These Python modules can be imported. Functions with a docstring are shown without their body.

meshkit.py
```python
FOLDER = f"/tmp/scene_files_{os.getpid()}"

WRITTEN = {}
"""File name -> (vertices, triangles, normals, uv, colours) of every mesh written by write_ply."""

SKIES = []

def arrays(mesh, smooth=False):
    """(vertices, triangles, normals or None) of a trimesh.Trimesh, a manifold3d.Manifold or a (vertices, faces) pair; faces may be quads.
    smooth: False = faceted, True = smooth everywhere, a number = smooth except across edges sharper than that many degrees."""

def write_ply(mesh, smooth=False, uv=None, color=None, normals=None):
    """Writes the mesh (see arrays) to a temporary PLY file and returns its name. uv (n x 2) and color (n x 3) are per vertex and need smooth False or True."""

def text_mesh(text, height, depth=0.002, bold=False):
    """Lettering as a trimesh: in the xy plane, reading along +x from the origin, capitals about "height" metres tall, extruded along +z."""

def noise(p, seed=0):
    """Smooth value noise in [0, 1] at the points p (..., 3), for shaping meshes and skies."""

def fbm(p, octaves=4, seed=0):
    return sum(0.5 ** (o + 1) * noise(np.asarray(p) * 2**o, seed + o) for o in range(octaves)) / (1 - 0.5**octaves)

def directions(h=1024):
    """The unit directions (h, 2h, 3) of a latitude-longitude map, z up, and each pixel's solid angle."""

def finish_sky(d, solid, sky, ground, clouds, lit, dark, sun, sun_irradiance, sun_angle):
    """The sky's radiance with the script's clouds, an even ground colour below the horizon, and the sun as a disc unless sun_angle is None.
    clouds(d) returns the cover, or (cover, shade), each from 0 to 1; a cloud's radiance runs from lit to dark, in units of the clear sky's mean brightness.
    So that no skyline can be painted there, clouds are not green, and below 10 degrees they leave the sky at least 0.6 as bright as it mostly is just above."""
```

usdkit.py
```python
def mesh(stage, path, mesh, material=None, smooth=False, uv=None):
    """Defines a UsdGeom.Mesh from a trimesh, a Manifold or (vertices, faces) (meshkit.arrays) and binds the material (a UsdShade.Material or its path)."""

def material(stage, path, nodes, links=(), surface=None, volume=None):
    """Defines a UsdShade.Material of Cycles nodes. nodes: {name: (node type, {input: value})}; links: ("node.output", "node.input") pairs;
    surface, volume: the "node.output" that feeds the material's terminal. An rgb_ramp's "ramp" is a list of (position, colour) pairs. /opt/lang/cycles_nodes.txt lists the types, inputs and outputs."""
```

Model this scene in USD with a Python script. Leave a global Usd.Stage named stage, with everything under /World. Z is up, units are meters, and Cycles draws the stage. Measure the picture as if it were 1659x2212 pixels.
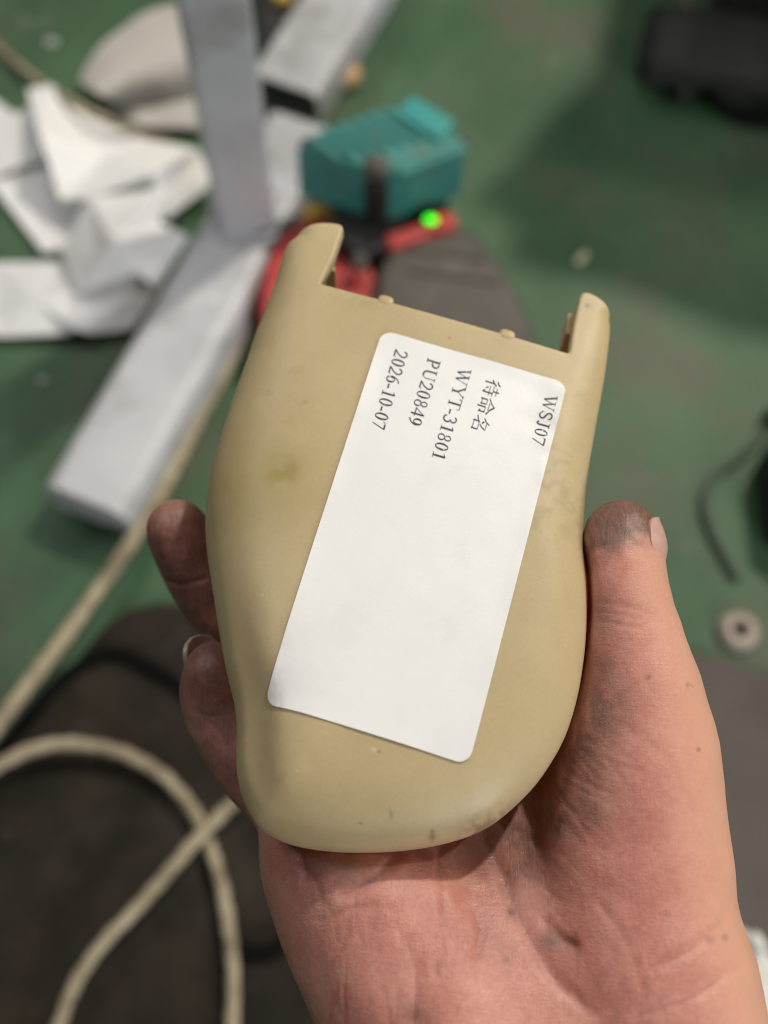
import math, numpy as np, trimesh, usdkit, meshkit
import shapely
from shapely.geometry import Polygon, LineString, Point, MultiPoint
from shapely import affinity
from scipy.spatial import Delaunay, cKDTree
from scipy.ndimage import map_coordinates
from pxr import Usd, UsdGeom, UsdLux, UsdShade, Gf, Sdf, Vt

stage = Usd.Stage.CreateInMemory()
UsdGeom.SetStageUpAxis(stage, 'Z'); UsdGeom.SetStageMetersPerUnit(stage, 1.0)
UsdGeom.Xform.Define(stage, '/World')
rng = np.random.default_rng(7)

# ---------------------------------------------------------------- camera
W0, H0 = 1659.0, 2212.0
FPX = 2279.0                                  # focal length in those pixels
HC = 0.55                                     # camera height over the floor
g = np.array([772 - W0 / 2, -(2094 - H0 / 2), -FPX]); up_c = -g / np.linalg.norm(g)
fw_c = np.array([0, 0, -1.0])
y_c = fw_c - fw_c.dot(up_c) * up_c; y_c /= np.linalg.norm(y_c)
x_c = np.cross(y_c, up_c)
R = np.stack([x_c, y_c, up_c])                # camera -> world
CAM = np.array([0, 0, HC])
cam = UsdGeom.Camera.Define(stage, '/World/camera')
mtx = np.eye(4); mtx[:3, :3] = R.T; mtx[3, :3] = CAM
cam.AddTransformOp().Set(Gf.Matrix4d(*mtx.ravel().tolist()))
FOC = 36.0 * FPX / W0
cam.CreateHorizontalApertureAttr(36.0); cam.CreateVerticalApertureAttr(48.0)
cam.CreateFocalLengthAttr(FOC)
cam.CreateFStopAttr(FOC / 5.1); cam.CreateFocusDistanceAttr(0.212)
cam.CreateClippingRangeAttr(Gf.Vec2f(0.01, 100))
cam.CreateExposureAttr(-0.26)

def at(px, py, z):
    d = R @ np.array([(px - W0 / 2) / FPX, -(py - H0 / 2) / FPX, -1.0])
    return CAM + d * (z - HC) / d[2]
def depth(p): return float((p - CAM) @ (R @ np.array([0, 0, -1.0])))
def dirw(px, py):
    d = R @ np.array([(px - W0 / 2) / FPX, -(py - H0 / 2) / FPX, -1.0]); return d
ZS = HC + dirw(905, 1180)[2] * 0.212           # the level of the cover's top face

# ---------------------------------------------------------------- lamps
def lamp_matrix(pos, target):
    z = np.array(pos, float) - np.array(target, float); z /= np.linalg.norm(z)
    x = np.cross([0, 0, 1.0], z); x = x / np.linalg.norm(x) if np.linalg.norm(x) > 1e-6 else np.array([1.0, 0, 0])
    y = np.cross(z, x); m = np.eye(4); m[0, :3], m[1, :3], m[2, :3], m[3, :3] = x, y, z, pos
    return Gf.Matrix4d(*m.ravel().tolist())
def rect(name, pos, target, w, h, inten, color):
    l = UsdLux.RectLight.Define(stage, '/World/' + name); l.AddTransformOp().Set(lamp_matrix(pos, target))
    l.CreateWidthAttr(w); l.CreateHeightAttr(h); l.CreateIntensityAttr(inten); l.CreateColorAttr(Gf.Vec3f(*color)); l.CreateNormalizeAttr(False)
KEY = np.array([0.38, 0.60, 0.71]); KEY /= np.linalg.norm(KEY)
rect('work_lamp', np.array([0, 0.08, 0.3]) + KEY * 2.2, (0, 0.08, 0.3), 0.09, 0.09, 1380.0, (1.0, 0.935, 0.83))
KEY2 = np.array([0.62, 0.36, 0.72]); KEY2 /= np.linalg.norm(KEY2)
rect('work_lamp_001', np.array([0, 0.08, 0.3]) + KEY2 * 2.2, (0, 0.08, 0.3), 0.09, 0.09, 360.0, (1.0, 0.935, 0.83))
SIDE = np.array([0.64, -0.24, 0.74]); SIDE /= np.linalg.norm(SIDE)
rect('side_lamp', np.array([0, 0.08, 0.3]) + SIDE * 2.3, (0, 0.08, 0.3), 0.4, 0.4, 6.0, (1.0, 0.95, 0.88))
rect('ceiling_lamp', (0.3, 1.6, 2.9), (0, 0.2, 0.1), 2.4, 1.4, 1.5, (1.0, 0.97, 0.92))
rect('ceiling_lamp_001', (-1.5, 1.1, 2.2), (-.15, 0.35, 0.0), 1.2, 0.8, 7.0, (0.97, 0.98, 1.0))
rect('front_fill', (1.5, -1.9, 1.15), (-.05, 0.3, 0.1), 1.0, 0.6, 23.0, (0.94, 0.96, 1.0))  # added fill to brighten the upright and tool fronts, no known lamp

# ---------------------------------------------------------------- helpers
used = {}
def numbered(parent, name):
    k = (parent, name); n = used.get(k, 0); used[k] = n + 1
    return name if n == 0 else f'{name}_{n:03d}'
def tag(o, label=None, cat=None, group=None, kind=None):
    p = o.GetPrim() if hasattr(o, 'GetPrim') else o
    for k, v in (('label', label), ('category', cat), ('group', group), ('kind', kind)):
        if v: p.SetCustomDataByKey(k, v)
    return p
def thing(name, label, cat, loc=(0, 0, 0), group=None):
    x = UsdGeom.Xform.Define(stage, '/World/' + numbered('', name)); x.AddTranslateOp().Set(Gf.Vec3d(*map(float, loc)))
    tag(x, label, cat, group); x.GetPrim().SetCustomDataByKey('_', 0); x.GetPrim().ClearCustomDataByKey('_')
    ORIGIN[str(x.GetPath())] = np.array(loc, float)
    return x
ORIGIN = {}
def obj(name, mesh, mat, parent=None, smooth=35, attrs=None):
    base = str(parent.GetPath()) if parent is not None else '/World'
    path = base + '/' + numbered(base, name)
    if hasattr(mesh, 'to_mesh'):
        m = mesh.to_mesh(); mesh = (np.array(m.vert_properties[:, :3]), np.array(m.tri_verts))
    if isinstance(mesh, tuple): mesh = trimesh.Trimesh(mesh[0], mesh[1], process=False)
    o = ORIGIN.get(base, np.zeros(3)); ORIGIN[path] = o
    mesh = mesh.copy(); mesh.vertices = mesh.vertices - o
    m = usdkit.mesh(stage, path, mesh, mat, smooth=True if attrs else smooth)
    for k, v in (attrs or {}).items():
        UsdGeom.PrimvarsAPI(m).CreatePrimvar(k, Sdf.ValueTypeNames.FloatArray, 'vertex').Set(Vt.FloatArray.FromNumpy(np.asarray(v, np.float32)))
    return m
cat_ = trimesh.util.concatenate
ramp01 = lambda x, a, b: np.clip((x - a) / (b - a), 0, 1)
sstep = lambda x, a, b: (lambda t: t * t * (3 - 2 * t))(np.clip((x - a) / (b - a), 0, 1))

def catmull(pts, n=12, closed=False):
    p = np.asarray(pts, float)
    q = np.vstack([p[-1], p, p[:2]]) if closed else np.vstack([2 * p[0] - p[1], p, 2 * p[-1] - p[-2]])
    out = []
    for i in range(1, len(q) - 2):
        t = np.linspace(0, 1, n, endpoint=False)[:, None]
        a, b, c, d = q[i - 1], q[i], q[i + 1], q[i + 2]
        out.append(0.5 * (2 * b + (c - a) * t + (2 * a - 5 * b + 4 * c - d) * t ** 2 + (3 * b - a - 3 * c + d) * t ** 3))
    out = np.vstack(out)
    return out if closed else np.vstack([out, p[-1]])
def tube(points, r, sides=12):
    p = np.asarray(points, float); r = np.broadcast_to(r, (len(p),))
    t = np.gradient(p, axis=0); t /= np.linalg.norm(t, axis=1, keepdims=True)
    a = np.cross(t, np.array([0, 0, 1.0])); bad = np.linalg.norm(a, axis=1) < 1e-3; a[bad] = [1, 0, 0]
    a /= np.linalg.norm(a, axis=1, keepdims=True); b = np.cross(t, a); th = np.arange(sides) * 2 * np.pi / sides
    v = (p[:, None] + r[:, None, None] * (np.cos(th)[None, :, None] * a[:, None] + np.sin(th)[None, :, None] * b[:, None])).reshape(-1, 3)
    i, j = np.meshgrid(np.arange(len(p) - 1), np.arange(sides), indexing='ij'); k = (j + 1) % sides
    q = np.stack([i * sides + j, i * sides + k, (i + 1) * sides + k, (i + 1) * sides + j], -1).reshape(-1, 4)
    n = len(v); v = np.vstack([v, p[0], p[-1]]); s = np.arange(sides); s1 = (s + 1) % sides; e = (len(p) - 1) * sides
    f = np.vstack([q[:, [0, 1, 2]], q[:, [0, 2, 3]], np.stack([s1, s, np.full(sides, n)], 1), np.stack([e + s, e + s1, np.full(sides, n + 1)], 1)])
    m = trimesh.Trimesh(v, f, process=False); m.fix_normals(); return m
def extr(poly2d, z0, z1, bevel=0.0, taper=0.0):
    """A closed polygon (world xy) extruded from z0 to z1, the top edge rounded by bevel."""
    poly = poly2d if isinstance(poly2d, Polygon) else Polygon(poly2d)
    poly = shapely.geometry.polygon.orient(poly.buffer(0)); 
    ring = np.array(poly.segmentize(0.004).exterior.coords)[:-1]
    n = len(ring); prv, nxt = np.roll(ring, 1, 0), np.roll(ring, -1, 0)
    tn = nxt - prv; tn /= np.linalg.norm(tn, axis=1, keepdims=True) + 1e-12; nin = np.stack([-tn[:, 1], tn[:, 0]], 1)
    rows = [(0, z0)] + ([(taper, z1)] if bevel <= 0 else [(taper + bevel * (1 - math.cos(a)), z1 - bevel * (1 - math.sin(a))) for a in np.linspace(0, math.pi / 2, 5)])
    v = np.vstack([np.column_stack([ring + nin * d, np.full(n, z)]) for d, z in rows])
    f = []
    for r in range(len(rows) - 1):
        i = np.arange(n); j = (i + 1) % n
        f += [np.stack([r * n + i, r * n + j, (r + 1) * n + j], 1), np.stack([r * n + i, (r + 1) * n + j, (r + 1) * n + i], 1)]
    import mapbox_earcut as me
    for r, flip in ((len(rows) - 1, False), (0, True)):
        t = me.triangulate_float64(np.ascontiguousarray(v[r * n:(r + 1) * n, :2]), np.array([n], np.uint32)).reshape(-1, 3).astype(int) + r * n
        f.append(t[:, ::-1] if flip else t)
    m = trimesh.Trimesh(v, np.vstack(f), process=False); m.fix_normals(); return m
def rbox(size, r=0.002, loc=(0, 0, 0), rotz=0.0):
    s = np.array(size) / 2 - r
    pts = np.array([[x, y, z] for x in (-1, 1) for y in (-1, 1) for z in (-1, 1)]) * s
    sp = trimesh.creation.icosphere(1, r).vertices
    m = trimesh.Trimesh((pts[:, None] + sp[None]).reshape(-1, 3)).convex_hull
    m.apply_transform(trimesh.transformations.rotation_matrix(rotz, [0, 0, 1])); m.apply_translation(loc); return m
def rrect(w, h, r): return shapely.box(-w / 2 + r, -h / 2 + r, w / 2 - r, h / 2 - r).buffer(r, quad_segs=6)
def hollow(w, h, t, r, L):
    """A hollow tube along +x, from x=0 to L."""
    o = rrect(w, h, r); i = rrect(w - 2 * t, h - 2 * t, max(r - t, .0005))
    m = trimesh.creation.extrude_polygon(o.difference(i), L, engine='earcut')
    m.apply_transform(np.array([[0, 0, 1, 0], [1, 0, 0, 0], [0, 1, 0, 0], [0, 0, 0, 1.0]])); return m
def frame_to(m, o, x, z=(0, 0, 1)):
    x = np.array(x, float); x /= np.linalg.norm(x); y = np.cross(z, x); y /= np.linalg.norm(y); zz = np.cross(x, y)
    T = np.eye(4); T[:3, 0], T[:3, 1], T[:3, 2], T[:3, 3] = x, y, zz, o; m = m.copy(); m.apply_transform(T); return m
def pxpoly(pts, z): return Polygon([at(x, y, z)[:2] for x, y in pts])

# ---------------------------------------------------------------- materials
LOOKS = '/World/Looks'
def M(name, c1, c2=None, scale=30.0, detail=5.0, rough=0.5, lo=0.35, hi=0.65, bump=0.0, bscale=300.0, bdist=0.001, metallic=0.0, spec=0.5, sss=0.0, srad=(1, .5, .3), sscale=.002, extra=None):
    n = {'geo': ('geometry', {}), 'p': ('principled_bsdf', {'roughness': rough, 'metallic': metallic, 'specular_ior_level': spec, 'base_color': c1})}
    l = []
    if c2 is not None:
        n['no'] = ('noise_texture', {'scale': scale, 'detail': detail, 'roughness': 0.6}); n['ra'] = ('rgb_ramp', {'ramp': [(lo, c1), (hi, c2)]})
        l += [('geo.position', 'no.vector'), ('no.fac', 'ra.fac')]
        last = 'ra.color'
        for k, (src, cc, s, a, b) in enumerate(extra or []):       # more layers: noise kind, colour, scale, from, to
            if src == 'noise': n[f'e{k}'] = ('noise_texture', {'scale': s, 'detail': 4.0, 'roughness': .55})
            else: n[f'e{k}'] = ('voronoi_texture', {'scale': s})
            out = f'e{k}.fac' if src == 'noise' else f'e{k}.distance'
            n[f'f{k}'] = ('map_range', {'from_min': a, 'from_max': b, 'to_min': 0.0, 'to_max': 1.0, 'clamp': True}); n[f'm{k}'] = ('mix_color', {'b': cc})
            l += [('geo.position', f'e{k}.vector'), (out, f'f{k}.value'), (f'f{k}.result', f'm{k}.fac'), (last, f'm{k}.a')]
            last = f'm{k}.result'
        l.append((last, 'p.base_color'))
    if sss: n['p'][1].update({'subsurface_weight': sss, 'subsurface_radius': srad, 'subsurface_scale': sscale})
    if bump:
        n['bn'] = ('noise_texture', {'scale': bscale, 'detail': 4.0}); n['bu'] = ('bump', {'strength': bump, 'distance': bdist})
        l += [('geo.position', 'bn.vector'), ('bn.fac', 'bu.height'), ('bu.normal', 'p.normal')]
    return usdkit.material(stage, f'{LOOKS}/{name}', n, l, surface='p.BSDF')
UsdGeom.Scope.Define(stage, LOOKS)

m_floor = M('green_floor_paint', (.035, .088, .039), (.082, .152, .076), scale=7, rough=.58, spec=.35, bump=.18, bscale=60, bdist=.002, lo=.32, hi=.68,
            extra=[('noise', (.105, .10, .068), 9.0, .50, .70), ('noise', (.035, .048, .028), 4.0, .56, .72), ('noise', (.125, .175, .11), 24.0, .62, .78), ('noise', (.10, .09, .07), 46.0, .66, .80)])
m_mat_shaded = M('worn_rubber_shaded_tone', (.012, .0088, .0048), (.027, .0200, .0122), scale=30, rough=.85, spec=.3, bump=.2, bscale=200, bdist=.001,
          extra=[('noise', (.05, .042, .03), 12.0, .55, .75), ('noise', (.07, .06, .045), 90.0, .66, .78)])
m_steel = M('grey_galvanised_steel', (.45, .45, .465), (.58, .58, .585), scale=10, rough=.40, bump=.10, bscale=90,
            extra=[('noise', (.36, .35, .34), 22.0, .52, .68), ('noise', (.64, .64, .63), 55.0, .60, .72), ('noise', (.30, .25, .20), 38.0, .68, .80)])
m_steel_in = M('hollow_shade_steel', (.10, .10, .105), (.16, .16, .16), rough=.6)
m_paper = M('white_paper', (.84, .82, .79), (.88, .87, .85), scale=9, rough=.65)
m_card = M('beige_card', (.52, .48, .43), (.60, .56, .51), scale=12, rough=.7)
m_cord = M('beige_cord', (.33, .27, .17), (.47, .40, .27), scale=90, rough=.8, bump=.6, bscale=900, bdist=.0008, extra=[('noise', (.17, .135, .09), 40.0, .52, .72)])
m_teal = M('teal_plastic', (.035, .205, .175), (.05, .25, .215), scale=40, rough=.5, bump=.2, bscale=600, extra=[('noise', (.10, .16, .13), 55.0, .58, .72)])
m_teal2 = M('worn_teal_plastic', (.045, .225, .20), (.06, .29, .26), scale=60, rough=.45, extra=[('noise', (.14, .19, .16), 90.0, .56, .72)])
m_red = M('red_plastic', (.46, .040, .036), (.56, .06, .05), scale=30, rough=.4)
m_black = M('black_plastic', (.018, .017, .015), (.03, .028, .025), scale=50, rough=.5)
m_batt = M('dusty_dark_plastic', (.070, .060, .048), (.098, .085, .068), scale=35, rough=.6, extra=[('noise', (.16, .14, .11), 70.0, .62, .75)])
m_yellow = M('yellow_plastic', (.48, .30, .045), (.55, .36, .07), rough=.5)
m_motor = M('black_iron', (.010, .011, .009), (.02, .019, .016), scale=30, rough=.6)
m_wash = M('grey_rubber_grommet', (.33, .27, .22), (.42, .35, .29), scale=60, rough=.6)
m_bolt = M('bright_steel', (.55, .56, .53), rough=.3, metallic=.6)
m_foam = M('orange_foam', (.62, .38, .15), (.70, .46, .22), scale=120, rough=.8, bump=.4, bscale=400)
m_chip = M('pale_wood_chip', (.50, .49, .30), (.58, .56, .38), scale=100, rough=.8)
m_white = M('white_plastic', (.78, .76, .70), (.82, .80, .76), scale=40, rough=.35)
m_cable = M('black_cable', (.004, .004, .0035), rough=.9, spec=.15)
m_shadow_line = M('dark_green_shadow_line', (.055, .08, .05), rough=.6)
m_dust = M('white_paint_fleck', (.34, .38, .32), rough=.8)
m_led = usdkit.material(stage, LOOKS + '/green_led', {'e': ('emission', {'color': (.03, 1.0, .03), 'strength': 3.2})}, surface='e.emission')

# tan moulded plastic with specks, a stain and grime where the attribute says
def shell_mat():
    n = {'geo': ('geometry', {}), 'no': ('noise_texture', {'scale': 35.0, 'detail': 6.0, 'roughness': .6}), 'ra': ('rgb_ramp', {'ramp': [(.3, (.475, .355, .185)), (.7, (.57, .438, .24))]}),
         'fine': ('noise_texture', {'scale': 1400.0, 'detail': 2.0}), 'fm': ('map_range', {'from_min': .3, 'from_max': .7, 'to_min': .975, 'to_max': 1.025, 'clamp': True}), 'mul': ('mix_color', {'blend_type': 'multiply', 'fac': 1.0, 'use_clamp_result': False}),
         'sp': ('noise_texture', {'scale': 330.0, 'detail': 1.0}), 'sf': ('map_range', {'from_min': .785, 'from_max': .82, 'to_min': 0., 'to_max': .5, 'clamp': True}), 'ms': ('mix_color', {'b': (.13, .09, .045)}),
         'wp': ('noise_texture', {'scale': 410.0, 'detail': 1.0, 'distortion': .3}), 'wf': ('map_range', {'from_min': .775, 'from_max': .82, 'to_min': 0., 'to_max': .5, 'clamp': True}), 'mw': ('mix_color', {'b': (.72, .64, .46)}),
         'at': ('attribute', {'attribute': 'grime'}), 'mg': ('mix_color', {'b': (.10, .085, .06)}),
         'as': ('attribute', {'attribute': 'stain'}), 'mt': ('mix_color', {'b': (.33, .25, .075)}),
         'bn': ('noise_texture', {'scale': 2600.0, 'detail': 2.0}), 'bu': ('bump', {'strength': .12, 'distance': .0002}),
         'p': ('principled_bsdf', {'roughness': .46, 'specular_ior_level': .42, 'subsurface_weight': .2, 'subsurface_radius': (1., .7, .4), 'subsurface_scale': .002})}
    l = [('geo.position', k + '.vector') for k in ('no', 'fine', 'sp', 'wp', 'bn')]
    l += [('no.fac', 'ra.fac'), ('ra.color', 'mul.a'), ('fine.fac', 'fm.value'), ('fm.result', 'mul.b'), ('mul.result', 'ms.a'), ('sp.fac', 'sf.value'), ('sf.result', 'ms.fac'),
          ('ms.result', 'mw.a'), ('wp.fac', 'wf.value'), ('wf.result', 'mw.fac'), ('mw.result', 'mt.a'), ('as.fac', 'mt.fac'), ('mt.result', 'mg.a'), ('at.fac', 'mg.fac'), ('mg.result', 'p.base_color'),
          ('bn.fac', 'bu.height'), ('bu.normal', 'p.normal')]
    return usdkit.material(stage, LOOKS + '/tan_plastic', n, l, surface='p.BSDF')
m_shell = shell_mat()
m_tan = M('tan_plastic_plain', (.47, .35, .175), (.52, .39, .20), rough=.46, scale=60)
m_label = M('white_label_paper', (.805, .795, .77), (.84, .83, .805), scale=60, rough=.38, spec=.45, bump=.12, bscale=1500, bdist=.0002, extra=[('noise', (.60, .58, .53), 420.0, .745, .80), ('noise', (.765, .75, .71), 90.0, .60, .80)])
m_ink = M('worn_grey_ink', (.035, .04, .045), (.09, .095, .10), scale=900, rough=.6, lo=.45, hi=.6, extra=[('noise', (.70, .69, .66), 700.0, .61, .68)])

def skin_mat():
    n = {'geo': ('geometry', {}), 'no': ('noise_texture', {'scale': 70.0, 'detail': 5.0, 'roughness': .6}), 'ra': ('rgb_ramp', {'ramp': [(.3, (.43, .155, .118)), (.5, (.545, .230, .178)), (.72, (.62, .305, .232))]}),
         'n2': ('noise_texture', {'scale': 900.0, 'detail': 3.0}), 'f2': ('map_range', {'from_min': .3, 'from_max': .7, 'to_min': .90, 'to_max': 1.08, 'clamp': True}), 'mu': ('mix_color', {'blend_type': 'multiply', 'fac': 1.0, 'use_clamp_result': False}),
         'aw': ('attribute', {'attribute': 'pale'}), 'mp': ('mix_color', {'b': (.70, .375, .255)}),
         'ad': ('attribute', {'attribute': 'dirt_shade'}), 'dn': ('noise_texture', {'scale': 240.0, 'detail': 6.0, 'roughness': .7}), 'df': ('map_range', {'from_min': .25, 'from_max': .62, 'to_min': .8, 'to_max': 1.0, 'clamp': True}), 'dm': ('math', {'math_type': 'multiply'}),
         'md': ('mix_color', {'b': (.088, .056, .045)}), 'wl': ('map_range', {'from_min': .40, 'from_max': .60, 'to_min': 1.0, 'to_max': .78, 'clamp': True}), 'dm2': ('math', {'math_type': 'multiply'}),
         'sp': ('noise_texture', {'scale': 170.0, 'detail': 2.0}), 'sf': ('map_range', {'from_min': .74, 'from_max': .80, 'to_min': 0., 'to_max': .55, 'clamp': True}), 'ms': ('mix_color', {'b': (.14, .07, .055)}),
         # fine creases: noise stretched across the hand, and skin cells
         'mp1': ('mapping', {'scale': (2100., 330., 900.), 'rotation': (0, 0, .55)}), 'c1': ('noise_texture', {'scale': 1.0, 'detail': 3.0, 'roughness': .6, 'distortion': .4}),
         'mp2': ('mapping', {'scale': (500., 2200., 900.), 'rotation': (0, 0, -.5)}), 'c2': ('noise_texture', {'scale': 1.0, 'detail': 3.0, 'distortion': .4}),
         'vo': ('voronoi_texture', {'scale': 1500.0, 'feature': 'distance_to_edge'}), 'a1': ('math', {'math_type': 'add'}), 'v2': ('math', {'math_type': 'multiply_add', 'value2': .8}),
         'bu': ('bump', {'strength': .24, 'distance': .0005}),
         'p': ('principled_bsdf', {'roughness': .44, 'specular_ior_level': .45, 'subsurface_weight': .22, 'subsurface_radius': (1., .35, .2), 'subsurface_scale': .0035})}
    l = [('geo.position', k + '.vector') for k in ('no', 'n2', 'dn', 'sp', 'mp1', 'mp2', 'vo')]
    l += [('no.fac', 'ra.fac'), ('ra.color', 'mu.a'), ('n2.fac', 'f2.value'), ('f2.result', 'mu.b'), ('mu.result', 'mp.a'), ('aw.fac', 'mp.fac'), ('mp.result', 'ms.a'), ('sp.fac', 'sf.value'), ('sf.result', 'ms.fac'),
          ('ms.result', 'md.a'), ('ad.fac', 'dm.value1'), ('dn.fac', 'df.value'), ('df.result', 'dm.value2'), ('c1.fac', 'wl.value'), ('dm.value', 'dm2.value1'), ('wl.result', 'dm2.value2'), ('dm2.value', 'md.fac'), ('md.result', 'p.base_color'),
          ('mp1.vector', 'c1.vector'), ('mp2.vector', 'c2.vector'), ('c1.fac', 'a1.value1'), ('c2.fac', 'a1.value2'), ('vo.distance', 'v2.value1'), ('a1.value', 'v2.value3'), ('v2.value', 'bu.height'), ('bu.normal', 'p.normal')]
    return usdkit.material(stage, LOOKS + '/skin', n, l, surface='p.BSDF')
m_skin = skin_mat()
m_nail = M('finger_nail', (.58, .33, .27), (.66, .42, .35), scale=200, rough=.35, sss=.1)

# ---------------------------------------------------------------- the setting
fl = trimesh.creation.box((6, 6, .05)); fl.apply_translation((0, 1.0, -.025))
tag(obj('floor', fl, m_floor, smooth=False), 'green painted workshop floor, scuffed and dusty', kind='structure')
m_mat_shaded2 = M('dusty_rubber_lit_tone', (.078, .062, .053), (.105, .086, .074), scale=18, rough=.75, bump=.2, bscale=200, bdist=.001, extra=[('noise', (.14, .12, .105), 60.0, .68, .78)])  # lighter copy of the one mat, for its lit right part
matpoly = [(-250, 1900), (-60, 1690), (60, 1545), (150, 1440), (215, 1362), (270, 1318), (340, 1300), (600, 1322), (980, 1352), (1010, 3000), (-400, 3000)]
matpoly2 = [(1010, 1356), (1400, 1392), (1520, 1412), (1659, 1450), (1850, 1500), (2000, 1600), (2000, 3000), (1040, 3000)]
tag(obj('floor_mat', extr(pxpoly(matpoly2, .005), 0.0005, .005, .002), m_mat_shaded2), 'dusty brown mat in its lit tone, at the right beside the thumb and wrist', 'mat')
tag(obj('floor_mat', extr(pxpoly(matpoly, .005), 0.0005, .005, .002), m_mat_shaded), 'same brown mat with shade put into its colour, under the looped beige cord at the lower left', 'mat')  # one mat split in two; this copy carries the shade in its colour

# ---------------------------------------------------------------- steel frame and tube
fr = thing('steel_frame', 'grey steel frame: a lying square tube with an upright welded on it', 'metal rack', at(520, 500, 0))
ZT = .034
a, b = at(178, 1076, ZT), at(655, 258, ZT)
for q in (a, b): q[2] = .017
ob = hollow(.050, .033, .0022, .009, np.linalg.norm(b - a))
obj('base_tube', frame_to(ob, a, b - a), m_steel, fr)
e = (b - a) / np.linalg.norm(b - a)
cap = trimesh.creation.extrude_polygon(rrect(.0454, .0284, .0068), .0015, engine='earcut'); cap.apply_transform(np.array([[0, 0, 1, 0], [1, 0, 0, 0], [0, 1, 0, 0], [0, 0, 0, 1.0]]))
obj('end_cap', frame_to(cap, a - e * .0005, e), m_steel, fr)
pc = at(528, 464, ZT)
post = hollow(.034, .034, .002, .004, .42)
obj('upright', frame_to(post, (pc[0], pc[1], ZT + .0005), (0, 0, 1), z=(0.27, -.96, 0)), m_steel, fr)
wl = catmull([(pc[0] + x * .0175, pc[1] + y * .0175, ZT + .0015) for x, y in ((-1, -1), (0, -1.03), (1, -1), (1.03, 0), (1, 1), (0, 1.03), (-1, 1), (-1.03, 0), (-1, -1))], 8)
wl += rng.normal(0, .0005, wl.shape); obj('weld_bead', tube(wl, .003, 8), m_steel, fr)
a2, b2 = at(612, 182, .034), at(762, -60, .034)
for q in (a2, b2): q[2] = .0175
tb = thing('steel_tube', 'pale grey steel tube with open dark end lying beyond the upright', 'steel tube', (a2[0], a2[1], 0))
obj('tube_wall', frame_to(hollow(.050, .034, .003, .007, .32), a2, b2 - a2), m_steel, tb)
e2 = (b2 - a2) / np.linalg.norm(b2 - a2)
shade_plate = trimesh.creation.extrude_polygon(rrect(.043, .027, .004), .002, engine='earcut'); shade_plate.apply_transform(np.array([[0, 0, 1, 0], [1, 0, 0, 0], [0, 1, 0, 0], [0, 0, 0, 1.0]]))
obj('hollow_shade', frame_to(shade_plate, a2 + e2 * .03, e2), m_steel_in, tb)  # dark plate set inside the open end; its tone gives the hollow's shade
bc = thing('black_case', 'flat black case with a yellow latch lying between the upright and the far tube', 'case', at(610, 40, 0))
obj('case_body', extr(pxpoly([(545, -140), (560, 90), (600, 150), (650, 138), (700, 60), (790, -80), (800, -140)], .022).buffer(-.004).buffer(.004), 0.0005, .022, .004), m_black, bc)
lt = at(612, -2, .026); obj('latch', rbox((.012, .010, .008), .002, lt), m_yellow, bc)

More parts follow.
